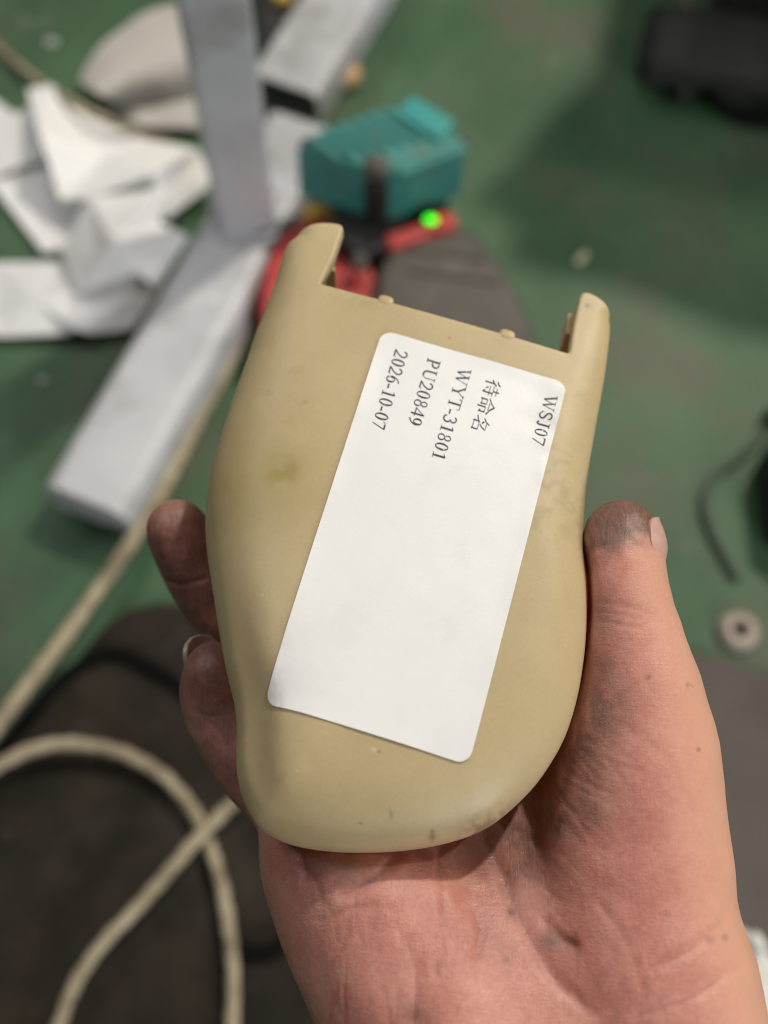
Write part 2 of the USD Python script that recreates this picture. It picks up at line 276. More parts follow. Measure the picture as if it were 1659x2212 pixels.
# ---------------------------------------------------------------- papers
def sheet(name, verts, faces, label, material=m_paper, level=4, noise=.0011, cat='paper', group=None, seed=1):
    v = np.array([at(x, y, z) for x, y, z in verts]); m = trimesh.Trimesh(v, np.array(faces), process=False)
    for _ in range(level): m = m.subdivide()
    m.merge_vertices()
    trimesh.smoothing.filter_laplacian(m, lamb=.5, iterations=1)
    vv = np.array(m.vertices); vv[:, 2] += noise * .9 * (np.abs(meshkit.noise(vv * 95 + 7, seed + 2) - .5) - .25); vv[:, 2] += noise * 2 * (meshkit.fbm(vv * 55, 3, seed) - .5) + noise * 1.2 * (np.abs(meshkit.noise(vv * 28, seed + 5) - .5) - .25)
    vv[:, 2] = np.maximum(vv[:, 2], .0016)
    m = trimesh.Trimesh(vv, m.faces, process=False)
    if m.face_normals[:, 2].mean() < 0: m.invert()
    nn = m.vertex_normals; lo = vv - nn * .00018; k = len(vv)
    ed = m.edges[trimesh.grouping.group_rows(m.edges_sorted, require_count=1)]
    side = np.vstack([np.column_stack([ed[:, 0], ed[:, 0] + k, ed[:, 1]]), np.column_stack([ed[:, 1], ed[:, 0] + k, ed[:, 1] + k])])
    s = trimesh.Trimesh(np.vstack([vv, lo]), np.vstack([m.faces, m.faces[:, ::-1] + k, side]), process=False)
    tag(obj(name, s, material, smooth=30), label, cat, group)
Z = .3472
P = lambda pts: [(x * Z, y * Z, z) for x, y, z in pts]
PG = 'white papers scattered beside the steel frame'
# arched card at the top
cv, cf = [], []
Lft = catmull([(505, 575), (545, 480), (640, 335), (780, 222), (900, 135), (1040, 92), (1130, 95), (1240, 140)], 3)
Rgt = catmull([(740, 712), (830, 690), (930, 690), (1040, 690), (1160, 680), (1260, 650), (1330, 560), (1330, 400)], 3)
for i in range(len(Lft)):
    for j in range(9):
        t = j / 8; x, y = Lft[i] * (1 - t) + Rgt[i] * t
        cv.append((x * Z, y * Z, .010 + .030 * math.sin(math.pi * min(1, t * .9 + .06)) * (.55 + .45 * i / len(Lft))))
for i in range(len(Lft) - 1):
    for j in range(8):
        q = i * 9 + j; cf += [(q, q + 1, q + 10), (q, q + 10, q + 9)]
sheet('curled_card', cv, cf, 'beige curled card with a rounded edge standing arched behind the upright', m_card, level=1, noise=.0006, cat='card', seed=3)
sheet('card_strip', P([(640, 770, .004), (860, 690, .012), (1230, 690, .014), (1300, 900, .008), (900, 890, .006)]), [(0, 1, 4), (1, 3, 4), (1, 2, 3)], 'flat beige card strip lying under the curled card', m_card, cat='card', seed=4)
sheet('paper_sheet', P([(175, 575, .022), (335, 552, .018), (560, 750, .018), (900, 885, .020), (1240, 955, .024), (1345, 1155, .014), (1040, 1400, .010), (560, 1270, .030), (380, 1270, .024), (255, 880, .044), (640, 1000, .026), (960, 1100, .040), (1080, 1190, .020)]),
      [(0, 9, 1), (1, 9, 10), (1, 10, 2), (2, 10, 3), (9, 8, 10), (8, 7, 10), (3, 10, 11), (3, 11, 4), (4, 11, 12), (4, 12, 5), (5, 12, 6), (6, 12, 11), (6, 11, 7), (7, 11, 10)],
      'large creased white paper leaning on the foot of the upright', group=None, seed=5)
sheet('paper_sheet', P([(560, 1262, .032), (1060, 1200, .042), (1010, 1420, .034), (1190, 1500, .030), (985, 1840, .022), (860, 1735, .030), (500, 1865, .026), (385, 1600, .020), (720, 1530, .052), (620, 1600, .040)]),
      [(0, 8, 1), (1, 8, 2), (2, 8, 3), (3, 8, 5), (3, 5, 4), (8, 6, 5), (8, 9, 6), (9, 7, 6), (0, 7, 9), (0, 9, 8)],
      'crumpled star-shaped white paper lying topmost, nearest the lying tube', seed=6)
sheet('paper_sheet', P([(-120, 600, .010), (0, 675, .012), (130, 775, .014), (240, 700, .016), (320, 1050, .012), (160, 1110, .012), (0, 1175, .008), (-120, 1210, .006)]),
      [(0, 6, 7), (0, 1, 6), (1, 2, 6), (2, 5, 6), (2, 4, 5), (2, 3, 4)], 'white paper cut off by the left edge of the photo, upper one', seed=7)
sheet('paper_sheet', P([(-120, 1160, .006), (0, 1165, .006), (310, 1040, .008), (400, 1260, .008), (560, 1290, .008), (420, 1600, .006), (290, 1625, .006), (0, 1245, .006), (-120, 1110, .006)]),
      [(0, 7, 8), (0, 1, 7), (1, 2, 7), (2, 3, 7), (3, 6, 7), (3, 5, 6), (3, 4, 5)], 'greyish white paper strip running slantwise under the other papers', seed=8)
sheet('paper_sheet', P([(-120, 1630, .006), (0, 1640, .008), (390, 1640, .012), (500, 1800, .020), (870, 1700, .020), (1000, 1820, .018), (830, 2065, .006), (560, 2095, .010), (475, 2065, .016), (430, 2095, .008), (0, 2112, .006), (-120, 2115, .006), (250, 1900, .016), (700, 1900, .018)]),
      [(0, 10, 11), (0, 1, 10), (1, 12, 10), (1, 2, 12), (2, 3, 12), (12, 9, 10), (12, 8, 9), (12, 3, 8), (3, 13, 8), (3, 4, 13), (4, 5, 13), (5, 6, 13), (6, 7, 13), (7, 8, 13)],
      'lowest white paper with a straight bottom edge on the green floor', seed=9)

# ---------------------------------------------------------------- cords and cables
def cord(name, pts, r, material, label, cat='cord', twist=0.0, group=None):
    p = catmull([at(x, y, z) for x, y, z in pts], 16)
    s = np.linalg.norm(np.diff(p, axis=0), axis=1); s = np.concatenate([[0], np.cumsum(s)]); n = int(max(20, s[-1] / .0016)); u = np.linspace(0, s[-1], n)
    p = np.stack([np.interp(u, s, p[:, k]) for k in range(3)], 1)
    rr = r * (1 + .05 * (meshkit.noise(np.stack([u * 180, u * 0, u * 0], 1), 4) - .5) * 2)
    tb_ = tube(p, rr, 16)
    if cat == 'cord':
        q_ = np.array(tb_.vertices)[:-2].reshape(-1, 16, 3); th_ = np.arange(16) * 2 * np.pi / 16; c_ = p[:, None]
        q_ = c_ + (q_ - c_) * (1 + .07 * np.sin(3 * th_[None] + (u * 520)[:, None]) + .04 * (meshkit.noise(q_ * 900, 6) - .5))[..., None]; tb_.vertices = np.vstack([q_.reshape(-1, 3), p[0], p[-1]])
    tag(obj(name, tb_, material, smooth=True), label, cat, group)
cord('cord', [(-80, 40, .003), (0, 108, .004), (90, 180, .010), (170, 228, .030), (255, 268, .030), (330, 300, .010), (420, 330, .004)], .0024, m_cord, 'thin beige cord running in from the left edge under the papers')
cord('cord', [(560, 640, .004), (500, 770, .005), (420, 920, .006), (330, 1095, .010), (250, 1220, .014), (165, 1340, .020), (60, 1480, .028), (-40, 1610, .034), (-160, 1760, .038)], .0040, m_cord, 'straight beige cord running slantwise beside the lying steel tube')
cord('cord', [(-120, 1740, .020), (-40, 1680, .020), (20, 1640, .020), (90, 1613, .019), (165, 1607, .018), (260, 1625, .016), (350, 1673, .014), (410, 1740, .012), (445, 1810, .011), (473, 1890, .011), (492, 1990, .011), (503, 2100, .011), (500, 2230, .012), (480, 2400, .012)], .0033, m_cord, 'beige cord arching in a loop over the dark mat, the strand crossed over')
cord('cord', [(90, 2330, .014), (125, 2220, .016), (165, 2120, .018), (225, 2035, .020), (300, 1957, .021), (380, 1865, .022), (440, 1797, .022), (500, 1738, .022), (600, 1650, .02), (740, 1560, .014), (860, 1520, .010)], .0032, m_cord, 'beige cord crossing over the looped strand towards the hand')
cord('cable', [(-60, 1690, .008), (40, 1575, .008), (120, 1480, .008), (200, 1420, .008), (256, 1410, .008), (327, 1442, .008), (402, 1490, .008), (480, 1560, .008), (560, 1700, .008), (610, 1860, .008), (630, 1990, .008), (600, 2045, .008), (545, 2056, .008), (495, 2040, .008)], .0034, m_cable, 'black cable snaking over the dark mat behind the fingers', 'cable')  # its stretch along the mat edge stands in for a dark grey band
cord('shadow_line', [(1720, 850, .003), (1659, 925, .003), (1600, 985, .003), (1545, 1030, .003), (1522, 1085, .003), (1535, 1140, .003), (1562, 1195, .003), (1592, 1250, .003)], .0022, m_shadow_line, 'dark green strand standing in for a bent shadow line on the floor right of the thumb', 'shadow_line')  # dark strand laid down as the shadow line of a raised cable

# ---------------------------------------------------------------- teal and red power tool
pt = thing('power_tool', 'teal and red cordless tool with lit green lamp, on the floor behind the cover', 'power tool', at(850, 480, 0))
zt = .088
top = [(622, 310), (698, 270), (828, 225), (892, 220), (963, 260), (1020, 312), (845, 376), (778, 364), (668, 328)]
tp = pxpoly(top, zt)
obj('head_cover', extr(tp.buffer(-.004).buffer(.004), .048, zt, .004, taper=.0015), m_teal, pt)
for x0, y0, x1, y1 in [(668 + 32 * k, 300 - 12 * k, 728 + 36 * k, 346 - 8 * k) for k in range(6)]:
    A_, B_ = at(x0, y0, zt), at(x1, y1, zt)
    rb = rbox((np.linalg.norm(B_ - A_), .0032, .0054), .0008); obj('top_rib', frame_to(rb, (A_ + B_) / 2 + [0, 0, .0006], B_ - A_), m_teal2, pt)
A_, B_ = at(872, 232, zt), at(965, 290, zt)
obj('top_panel', frame_to(rbox((np.linalg.norm(B_ - A_), .017, .006), .002), (A_ + B_) / 2 + [0, 0, .001], B_ - A_), M('bright_teal_plastic', (.035, .29, .27), rough=.45), pt)
for (x0, y0), (x1, y1), hh_ in (((640, 322), (676, 334), .020), ((690, 334), (772, 362), .022), ((868, 376), (1012, 322), .024)):
    A_, B_ = at(x0, y0, zt - .006), at(x1, y1, zt - .006); d_ = (B_ - A_) / np.linalg.norm(B_ - A_); out = np.cross(d_, [0, 0, 1.0])
    pl = rbox((np.linalg.norm(B_ - A_) * .86, .003, hh_), .0012); obj('side_panel', frame_to(pl, (A_ + B_) / 2 - [0, 0, hh_ / 2 + .004] + out * .0005, d_), m_teal2, pt)
for x, y in ((660, 306), (900, 222), (1010, 303), (700, 320)):
    q = at(x, y, zt); obj('screw', trimesh.creation.cylinder(.0024, .002, sections=20).apply_translation(q), m_batt, pt)
A_, B_ = at(856, 374, zt), at(1008, 318, zt)
obj('edge_trim', frame_to(rbox((np.linalg.norm(B_ - A_), .006, .006), .002), (A_ + B_) / 2 + [0, 0, -.001], B_ - A_), m_teal, pt)
kp = at(815, 362, zt - .004); obj('knob', trimesh.creation.icosphere(2, .0085).apply_transform(np.diag([1.1, .9, .8, 1])).apply_translation(kp), m_batt, pt)
c1 = at(818, 385, .078); obj('bracket', rbox((.012, .008, .06), .003, (c1[0], c1[1] - .004, .05)), m_black, pt)
obj('core_body', extr(tp.buffer(-.006), .020, .0485, .003), m_black, pt)
obj('core_front', extr(pxpoly([(720, 430), (760, 430), (850, 425), (880, 470), (830, 535), (770, 545), (735, 530), (715, 490)], .050).buffer(-.003).buffer(.003), .001, .050, .004), m_black, pt)
obj('red_housing', extr(pxpoly([(560, 640), (572, 565), (600, 510), (650, 470), (690, 462), (740, 520), (800, 560), (812, 600), (835, 700), (700, 720), (560, 700)], .038).buffer(-.005).buffer(.005), 0.0005, .038, .005), m_red, pt)
A_, B_ = at(835, 522, .052), at(985, 470, .052)
obj('red_band', frame_to(rbox((np.linalg.norm(B_ - A_), .011, .012), .003), (A_ + B_) / 2 - [0, 0, .005], B_ - A_), m_red, pt)
yp = catmull([at(x, y, .040) for x, y in ((655, 462), (680, 452), (708, 462), (728, 488), (735, 520))], 8); obj('yellow_ring', tube(yp, .0042, 10), m_yellow, pt)
gp = at(775, 563, .052); obj('grey_cap', trimesh.creation.icosphere(2, .006).apply_translation(gp - [0, 0, .002]), m_batt, pt)
lp = at(931, 474, .056); obj('green_lamp', trimesh.creation.icosphere(3, .0019).apply_transform(np.diag([1.9, 1.2, .9, 1])).apply_translation(lp), m_led, pt)
rl = at(958, 470, .056); obj('red_glow', trimesh.creation.icosphere(2, .0022).apply_translation(rl), usdkit.material(stage, LOOKS + '/red_glow_emission', {'e': ('emission', {'color': (1.0, .10, .01), 'strength': .9})}, surface='e.emission'), pt)  # glowing bead added for the reddish glow beside the green lamp
lc = at(944, 478, .054); obj('lamp_socket', trimesh.creation.cylinder(.0062, .012).apply_translation(lc - [0, 0, .006]), m_red, pt)
bp = pxpoly([(806, 580), (840, 520), (905, 492), (970, 480), (1035, 492), (1085, 556), (1130, 630), (1160, 700), (1165, 790), (1120, 900), (860, 860), (790, 700)], .048).buffer(-.006).buffer(.006)
ba = obj('battery_pack', extr(bp, .0005, .048, .006, taper=.002), m_batt, pt)
for x0, y0, x1, y1 in ((880, 540, 1050, 560), (880, 585, 1085, 612)):
    A_, B_ = at(x0, y0, .048), at(x1, y1, .048); obj('ridge', frame_to(rbox((np.linalg.norm(B_ - A_), .003, .003), .001), (A_ + B_) / 2, B_ - A_), m_batt, ba)

# ---------------------------------------------------------------- black machine at the upper right
mo = thing('electric_motor', 'black electric motor with cables in the dark at the upper right corner', 'motor', at(1560, 120, 0))
ca, cb = at(1404, 96, .026), at(1640, 128, .026)
ax_m = (cb - ca) * [1, 1, 0]
Rx = trimesh.transformations.rotation_matrix(math.pi / 2, [0, 1, 0])
cyl = trimesh.creation.cylinder(.025, .09, sections=48); cyl.apply_transform(Rx); cyl.apply_translation((.045, 0, 0))
obj('motor_body', frame_to(cyl, (ca[0], ca[1], .0258), ax_m), M('dark_grey_iron', (.024, .025, .02), (.036, .035, .029), rough=.7), mo)
ec = trimesh.creation.cylinder(.021, .010, sections=48); ec.apply_transform(Rx)
obj('end_shield', frame_to(ec, (ca[0], ca[1], .0258), ax_m), m_motor, mo)
for k in range(7):
    an = -.9 + k * .3; f_ = rbox((.06, .0022, .0022), .0008); f_.apply_translation((.052, 0, 0)); f_.apply_translation((0, .0252 * math.sin(an), .0252 * math.cos(an)))
    obj('fin', frame_to(f_, (ca[0], ca[1], .0258), ax_m), m_motor, mo)
gp_ = [at(x, y, 0)[:2] for x, y in [(1530, -60), (1530, 110), (1545, 195), (1600, 212), (1659, 235), (1800, 240), (1800, -60)]]
obj('gear_housing', extr(Polygon(gp_).buffer(-.005).buffer(.005), .0005, .034, .005), m_motor, mo)
for k in range(6):
    A_ = at(1545 + k * 30, -40, .036); B_ = at(1532 + k * 30, 60, .036)
    obj('cooling_rib', frame_to(rbox((np.linalg.norm(B_ - A_), .003, .010), .001), (A_ + B_) / 2, B_ - A_), m_motor, mo)
lg = at(1474, 186, .012); obj('foot_lug', rbox((.012, .013, .014), .004, (lg[0], lg[1], .0075), .3), m_motor, mo)
bo = at(1604, 86, .036); obj('bolt', trimesh.creation.icosphere(2, .0052).apply_transform(np.diag([1, 1, .6, 1])).apply_translation(bo), m_bolt, mo)
up = thing('shadow_blocker', 'unseen black slab on a support, added to cast the floor shadow at the upper right', 'blocker', at(1760, 120, 0))
s0 = at(1900, 60, 0); s0[:2] = at(1800, 200, 0)[:2] + KEY[:2] / KEY[2] * .27
obj('slab_support', rbox((.16, .15, .30), .012, (s0[0], s0[1], .1505)), m_motor, up)  # added only to hold up the shadow-casting slab
LAMP1 = np.array([0, 0.08, 0.3]) + KEY * 2.2
def toward(p, h): return (p + (LAMP1 - p) * (h / LAMP1[2]))[:2]
hd = [(1150, 312), (1222, 250), (1290, 165), (1385, 70), (1430, -120), (1500, -400), (2100, -700), (2100, 660), (1659, 568), (1500, 505), (1420, 474), (1290, 458), (1234, 432), (1226, 398), (1250, 368), (1200, 342)]  # outline of the wanted floor shadow
obj('shadow_slab', extr(Polygon([toward(at(x, y, 0), .27) for x, y in hd]).buffer(0), .27, .36, .008), m_motor, up)  # unseen slab shaped from that outline, added to cast the shadow
if 0: obj('arm', rbox((.10, .06, .05), .008, (s0[0] - .10, s0[1] + .02, .22), .25), m_motor, up)
cord('cable', [(1530, 180, .02), (1542, 214, .012), (1566, 240, .008), (1610, 256, .006), (1659, 264, .006), (1760, 262, .006)], .0036, m_cable, 'black cable hanging from the motor on the shadowed floor', 'cable')
cord('cord', [(1480, -40, .006), (1483, 5, .006), (1500, 32, .02), (1525, 44, .036), (1550, 52, .040)], .0028, M('brown_cord', (.20, .155, .12), rough=.7), 'short brown cord curling up onto the black motor')
rf = thing('machine_foot', 'black machine base at the right edge of the photo above the thumb', 'machine', at(1700, 1030, 0))  # only the foot of a machine
obj('foot', extr(pxpoly([(1668, 975), (1690, 920), (1760, 880), (1880, 880), (1880, 1200), (1760, 1180), (1690, 1130)], .03).buffer(-.006).buffer(.006), 0.0005, .03, .006), m_motor, rf)
obj('foot_plate', extr(pxpoly([(1660, 880), (1720, 855), (1870, 850), (1870, 905), (1680, 900)], .012), .0005, .012, .002), m_motor, rf)

# ---------------------------------------------------------------- small things on the floor
wp = at(1597, 1362, .004)
prof = [(.0042, 0), (.0042, .0045), (.0052, .0060), (.0080, .0062), (.0100, .0048), (.0112, .0022), (.0114, 0), (.0042, 0)]
wm = trimesh.creation.revolve(np.array(prof)[::-1], sections=48); wm.fix_normals(); wm.apply_translation((wp[0], wp[1], .0008))
tag(obj('rubber_ring', wm, m_wash), 'small grey rubber ring with a hole lying right of the thumb', 'ring')
def lump(name, px, py, size, m, label, cat, seed, rotz=0):
    s = trimesh.creation.icosphere(3, 1.0); v = np.array(s.vertices); v = v * (1 + .35 * (meshkit.fbm(v * 1.7 + seed, 3, seed)[:, None] - .5)) * np.array(size) / 2
    c, n_ = math.cos(rotz), math.sin(rotz); v = v @ np.array([[c, n_, 0], [-n_, c, 0], [0, 0, 1]]); p = at(px, py, size[2] / 2); v += (p[0], p[1], -v[:, 2].min() + .0005)
    tag(obj(name, (v, s.faces), m, smooth=True), label, cat)
lump('foam_crumb', 756, 168, (.0135, .020, .012), m_foam, 'orange foam crumb on the floor beside the open tube end', 'foam', 3, -.5)
lump('wood_chip', 1256, 558, (.0055, .0125, .003), m_chip, 'pale yellowish chip on the shadowed green floor right of the tool', 'chip', 5, -.6)
lump('paint_fleck', 112, 92, (.009, .008, .0012), m_dust, 'faint pale fleck on the floor at the upper left', 'fleck', 8)
lump('paint_fleck', 92, 822, (.006, .005, .0012), m_dust, 'faint pale fleck on the floor left of the lying tube', 'fleck', 9)
lump('grit', 545, 2172, (.004, .003, .002), m_chip, 'tiny pale grit on the dark mat between the looped cord and the palm', 'grit', 11)
wb = thing('plastic_box', 'white plastic box partly hidden by the wrist at the lower right corner', 'plastic box', at(1680, 2150, 0))
obj('box_body', extr(pxpoly([(1560, 1990), (1622, 2010), (1650, 2040), (1760, 2180), (1850, 2400), (1500, 2400)], .03).buffer(-.004).buffer(.004), .0055, .030, .004), m_white, wb)
obj('lid', extr(pxpoly([(1580, 2130), (1640, 2115), (1720, 2150), (1830, 2400), (1500, 2400)], .036).buffer(-.004).buffer(.004), .030, .037, .003), m_white, wb)
kp = at(1634, 2036, .036); obj('catch', rbox((.006, .009, .008), .002, kp, .6), m_white, wb)

# ---------------------------------------------------------------- the tan cover
ZR = ZS - .004
outline_left = [(742, 508), (735, 497), (700, 492), (662, 496), (634, 508), (614, 528), (602, 560), (590, 595), (571, 640), (547, 690), (526, 745), (502, 805), (474, 878), (450, 950), (434, 1012), (428, 1080), (431, 1150), (443, 1230), (457, 1320), (475, 1420), (494, 1500), (498, 1560), (498, 1615), (501, 1660),
                (513, 1710), (541, 1762), (583, 1792), (640, 1812), (720, 1823), (800, 1825), (900, 1818), (990, 1800), (1060, 1774), (1114, 1737), (1167, 1686), (1208, 1628), (1237, 1572), (1259, 1500), (1272, 1430), (1280, 1350), (1282, 1250), (1271, 1160), (1272, 1090), (1277, 1020), (1287, 950), (1300, 870), (1311, 800), (1318, 735), (1319, 702), (1312, 674), (1294, 655), (1270, 643), (1254, 644), (1246, 658)]
U = catmull([at(x, y, ZR)[:2] for x, y in outline_left], 8)
inner = [at(x, y, ZS)[:2] for x, y in [(1241, 690), (1231, 755), (1112, 721), (850, 648), (693, 604), (722, 545)]]
SH = Polygon(np.vstack([U, inner])).buffer(0)
SH = SH.buffer(.0004).buffer(-.0008).buffer(.0004)
tl, tr = at(650, 300, ZR)[:2], at(1330, 480, ZR)[:2]
iL, iR = 4, len(U) - 5
Uc = LineString(U)
arc = np.concatenate([[0], np.cumsum(np.linalg.norm(np.diff(U, axis=0), axis=1))])
Utree = cKDTree(U)
ctrl = np.array([(622, 522), (535, 740), (449, 1150), (498, 1560), (541, 1762), (720, 1838), (990, 1814), (1160, 1690), (1250, 1500), (1271, 1160), (1300, 870), (1312, 674)], float)
cs = np.array([arc[Utree.query(at(x, y, ZR)[:2])[1]] for x, y in ctrl])
Wv = np.array([6, 16, 23, 17, 20, 24, 24, 20, 15, 11, 8, 4]) * 1e-3
Dv = np.array([4.5, 10, 15, 14, 12.5, 12, 12, 11.5, 10.5, 10, 6, 2.6]) * 1e-3
bnd = SH.exterior
i0, i1 = Utree.query(at(640, 506, ZR)[:2])[1], Utree.query(at(1315, 686, ZR)[:2])[1]
Uc = LineString(U[i0:i1 + 1])
def height(xy):
    """The cover's top face over its plane, at the points xy."""
    xy = np.atleast_2d(xy); d, i = Utree.query(xy)
    pts = shapely.points(xy); d = shapely.distance(pts, Uc); s = arc[i]
    w = np.interp(s, cs, Wv); D = np.interp(s, cs, Dv)
    t = np.clip(d / w, 0, 1)
    z = -D * (1 - np.sqrt(np.maximum(0, 1 - (1 - t) ** 2.2)))
    wl = np.exp(-((s - cs[3]) / .022) ** 2)                        # the pinched flank at the lower left
    z -= wl * .0015 * np.exp(-((d - .0048) / .0030) ** 2)
    c = at(900, 1170, ZS)[:2]; z -= .0011 * ((xy[:, 0] - c[0]) / .04) ** 2 + .0008 * ((xy[:, 1] - c[1]) / .06) ** 2
    d2 = shapely.distance(pts, bnd); r = .0007; k = np.clip(d2 / r, 0, 1)
    nearU = np.clip(d / .002, 0, 1)
    z -= nearU * (r - np.sqrt(np.maximum(0, r * r - (r - k * r) ** 2)))
    c2 = at(607, 1012, ZS)[:2]; z -= .0005 * np.exp(-(np.linalg.norm(xy - c2, axis=1) / .0035) ** 2)
    return z
pts = [np.array(bnd.segmentize(.0006).coords)[:-1]]
for dd in (.00012, .0003, .0005, .0008, .0011, .00125, .0017, .0023, .003, .004, .0055):
    q = SH.buffer(-dd)
    for gq in getattr(q, 'geoms', [q]): pts.append(np.array(gq.exterior.segmentize(.0007 if dd < .002 else .001).coords)[:-1])
x0, y0, x1, y1 = SH.bounds; gx, gy = np.meshgrid(np.arange(x0, x1, .0013), np.arange(y0, y1, .0013)); G = np.column_stack([gx.ravel(), gy.ravel()])
G = G[shapely.contains_xy(SH.buffer(-.0064), G[:, 0], G[:, 1])]; pts.append(G + rng.uniform(-.0002, .0002, G.shape))
pts = np.vstack(pts); tri = Delaunay(pts).simplices; cen = pts[tri].mean(1); tri = tri[shapely.contains_xy(SH, cen[:, 0], cen[:, 1])]
e1, e2v = pts[tri[:, 1]] - pts[tri[:, 0]], pts[tri[:, 2]] - pts[tri[:, 0]]; cr = e1[:, 0] * e2v[:, 1] - e1[:, 1] * e2v[:, 0]
tri[cr < 0] = tri[cr < 0][:, ::-1]
hz = height(pts)
RIM = -.0185
dU = shapely.distance(shapely.points(pts), Uc); T_ = .0024
low = np.where(dU < T_, RIM, np.minimum(hz - T_, height(pts) - T_))
top_v = np.column_stack([pts, ZS + hz]); bot_v = np.column_stack([pts, ZS + low]); k = len(pts)
mt = trimesh.Trimesh(top_v, tri, process=False)
ed = mt.edges[trimesh.grouping.group_rows(mt.edges_sorted, require_count=1)]
side = np.vstack([np.column_stack([ed[:, 0], ed[:, 0] + k, ed[:, 1]]), np.column_stack([ed[:, 1], ed[:, 0] + k, ed[:, 1] + k])])
cover_m = trimesh.Trimesh(np.vstack([top_v, bot_v]), np.vstack([tri, tri[:, ::-1] + k, side]), process=False)
allp = np.vstack([pts, pts])
def blob(px, py, r, p=allp): return np.exp(-(np.linalg.norm(p - at(px, py, ZS)[:2], axis=1) / r) ** 2)
nz = meshkit.fbm(np.column_stack([allp * 420, np.zeros(len(allp))]), 4, 2); nz2 = meshkit.fbm(np.column_stack([allp * 1500, np.zeros(len(allp))]), 2, 9)
st = np.clip(1.0 * blob(607, 1012, .0030) * sstep(nz, .30, .55) + .55 * blob(575, 1030, .012), 0, 1)
gr = sum(a_ * blob(x, y, r) for x, y, r, a_ in ((1085, 1768, .0030, .8), (1050, 1783, .0026, .7), (1020, 1797, .0022, .5), (1122, 1738, .002, .5), (790, 638, .003, .35), (640, 800, .002, .25), (1190, 1055, .008, .28), (1168, 1110, .008, .25), (1205, 990, .006, .2), (1262, 830, .004, .3)))
gr = np.clip(.6 * gr * sstep(nz2 * .5 + nz * .5, .42, .66), 0, .6)
gr += .75 * sum(blob(x, y, r) for x, y, r in ((941, 1795, .0006), (940, 1783, .0003), (848, 1747, .0003), (816, 1689, .0003), (937, 1700, .0003), (1272, 651, .0006), (586, 838, .0004), (660, 860, .0004), (623, 905, .0005)))
cv_ = thing('cover', 'tan plastic tool cover with two prongs and a white label, held in the hand', 'plastic cover', (0, 0, 0))
obj('shell', cover_m, m_shell, cv_, attrs={'grime': gr, 'stain': st})
def on_shell(px, py, lift=0.0):
    p = at(px, py, ZS); 
    for _ in range(3): p = at(px, py, ZS + float(height(p[:2])[0]))
    return p
# the two little clips on the open edge and a rib under each prong
for px, py in ((833, 650), (1095, 724)):
    p = at(px, py, ZS - .0012); ang = math.atan2(*(at(1112, 721, ZS) - at(850, 648, ZS))[[1, 0]])
    nub = trimesh.creation.icosphere(3, 1.0); q_ = np.array(nub.vertices); q_ = np.sign(q_) * np.abs(q_) ** .75; nub = trimesh.Trimesh(q_ * [.0018, .0013, .0006], nub.faces, process=False)
    nub.apply_transform(trimesh.transformations.rotation_matrix(ang, [0, 0, 1])); nub.apply_translation(p); obj('clip', nub, m_tan, cv_)
for px, py, hgt in ((712, 592, .010), (1226, 722, .009)):
    p = at(px, py, ZS - .012); obj('rib', rbox((.0022, .006, hgt), .0006, p, .25 if px < 900 else -.1), m_tan, cv_)

# the label
CT = [(835, 712), (1222, 830), (1010, 1648), (571, 1512)]
cw = np.array([on_shell(x, y)[:2] for x, y in [(839, 716), (1215, 828), (1007, 1640), (576, 1508)]])
cw = np.array([at(x, y, ZS)[:2] for x, y in [(826, 712), (1226, 826), (1014, 1650), (567, 1512)]])
LW, LH = .040, .083
def lab(u, v):  # u across 0..LW, v down 0..LH
    s, t = (u / LW)[:, None], (v / LH)[:, None]
    return cw[0] * (1 - s) * (1 - t) + cw[1] * s * (1 - t) + cw[2] * s * t + cw[3] * (1 - s) * t
lp_ = shapely.box(.0026, .0026, LW - .0026, LH - .0026).buffer(.0026, quad_segs=10)
bp_ = np.array(lp_.exterior.segmentize(.0008).coords)[:-1]
gx, gy = np.meshgrid(np.arange(.001, LW, .0012), np.arange(.001, LH, .0012)); G = np.column_stack([gx.ravel(), gy.ravel()]); G = G[shapely.contains_xy(lp_.buffer(-.0006), G[:, 0], G[:, 1])]
q = np.vstack([bp_, G]); t_ = Delaunay(q).simplices
xy = lab(q[:, 0], q[:, 1]); hz_ = height(xy)
wave = lambda u, w: .00010 * meshkit.fbm(np.column_stack([u * 130, w * 130, u * 0]), 3, 12) + .00025 * np.exp(-(np.minimum(np.minimum(u, LW - u), np.minimum(w, LH - w)) / .0016) ** 2) * meshkit.noise(np.column_stack([u * 220, w * 220, u * 0]), 14)
curl = .0006 * np.exp(-((LW - q[:, 0]) / .004) ** 2) * np.exp(-((q[:, 1] - .006) / .007) ** 2) + .00022 * np.exp(-((LW - q[:, 0]) / .005) ** 2) * np.sin(q[:, 1] * 900) * np.exp(-((q[:, 1] - .008) / .009) ** 2)
lt_ = np.column_stack([xy, ZS + hz_ + .00022 + np.abs(curl) + wave(q[:, 0], q[:, 1])]); lb_ = np.column_stack([xy, ZS + hz_ + .00003]); k = len(q)
e1, e2v = xy[t_[:, 1]] - xy[t_[:, 0]], xy[t_[:, 2]] - xy[t_[:, 0]]; cr = e1[:, 0] * e2v[:, 1] - e1[:, 1] * e2v[:, 0]; t_[cr < 0] = t_[cr < 0][:, ::-1]
mm = trimesh.Trimesh(lt_, t_, process=False); ed = mm.edges[trimesh.grouping.group_rows(mm.edges_sorted, require_count=1)]
side = np.vstack([np.column_stack([ed[:, 0], ed[:, 0] + k, ed[:, 1]]), np.column_stack([ed[:, 1], ed[:, 0] + k, ed[:, 1] + k])])
sticker = obj('label', trimesh.Trimesh(np.vstack([lt_, lb_]), np.vstack([t_, t_[:, ::-1] + k, side]), process=False), m_label, cv_, smooth=40)
tag(sticker, 'white rounded label printed with five short lines of codes and a date')

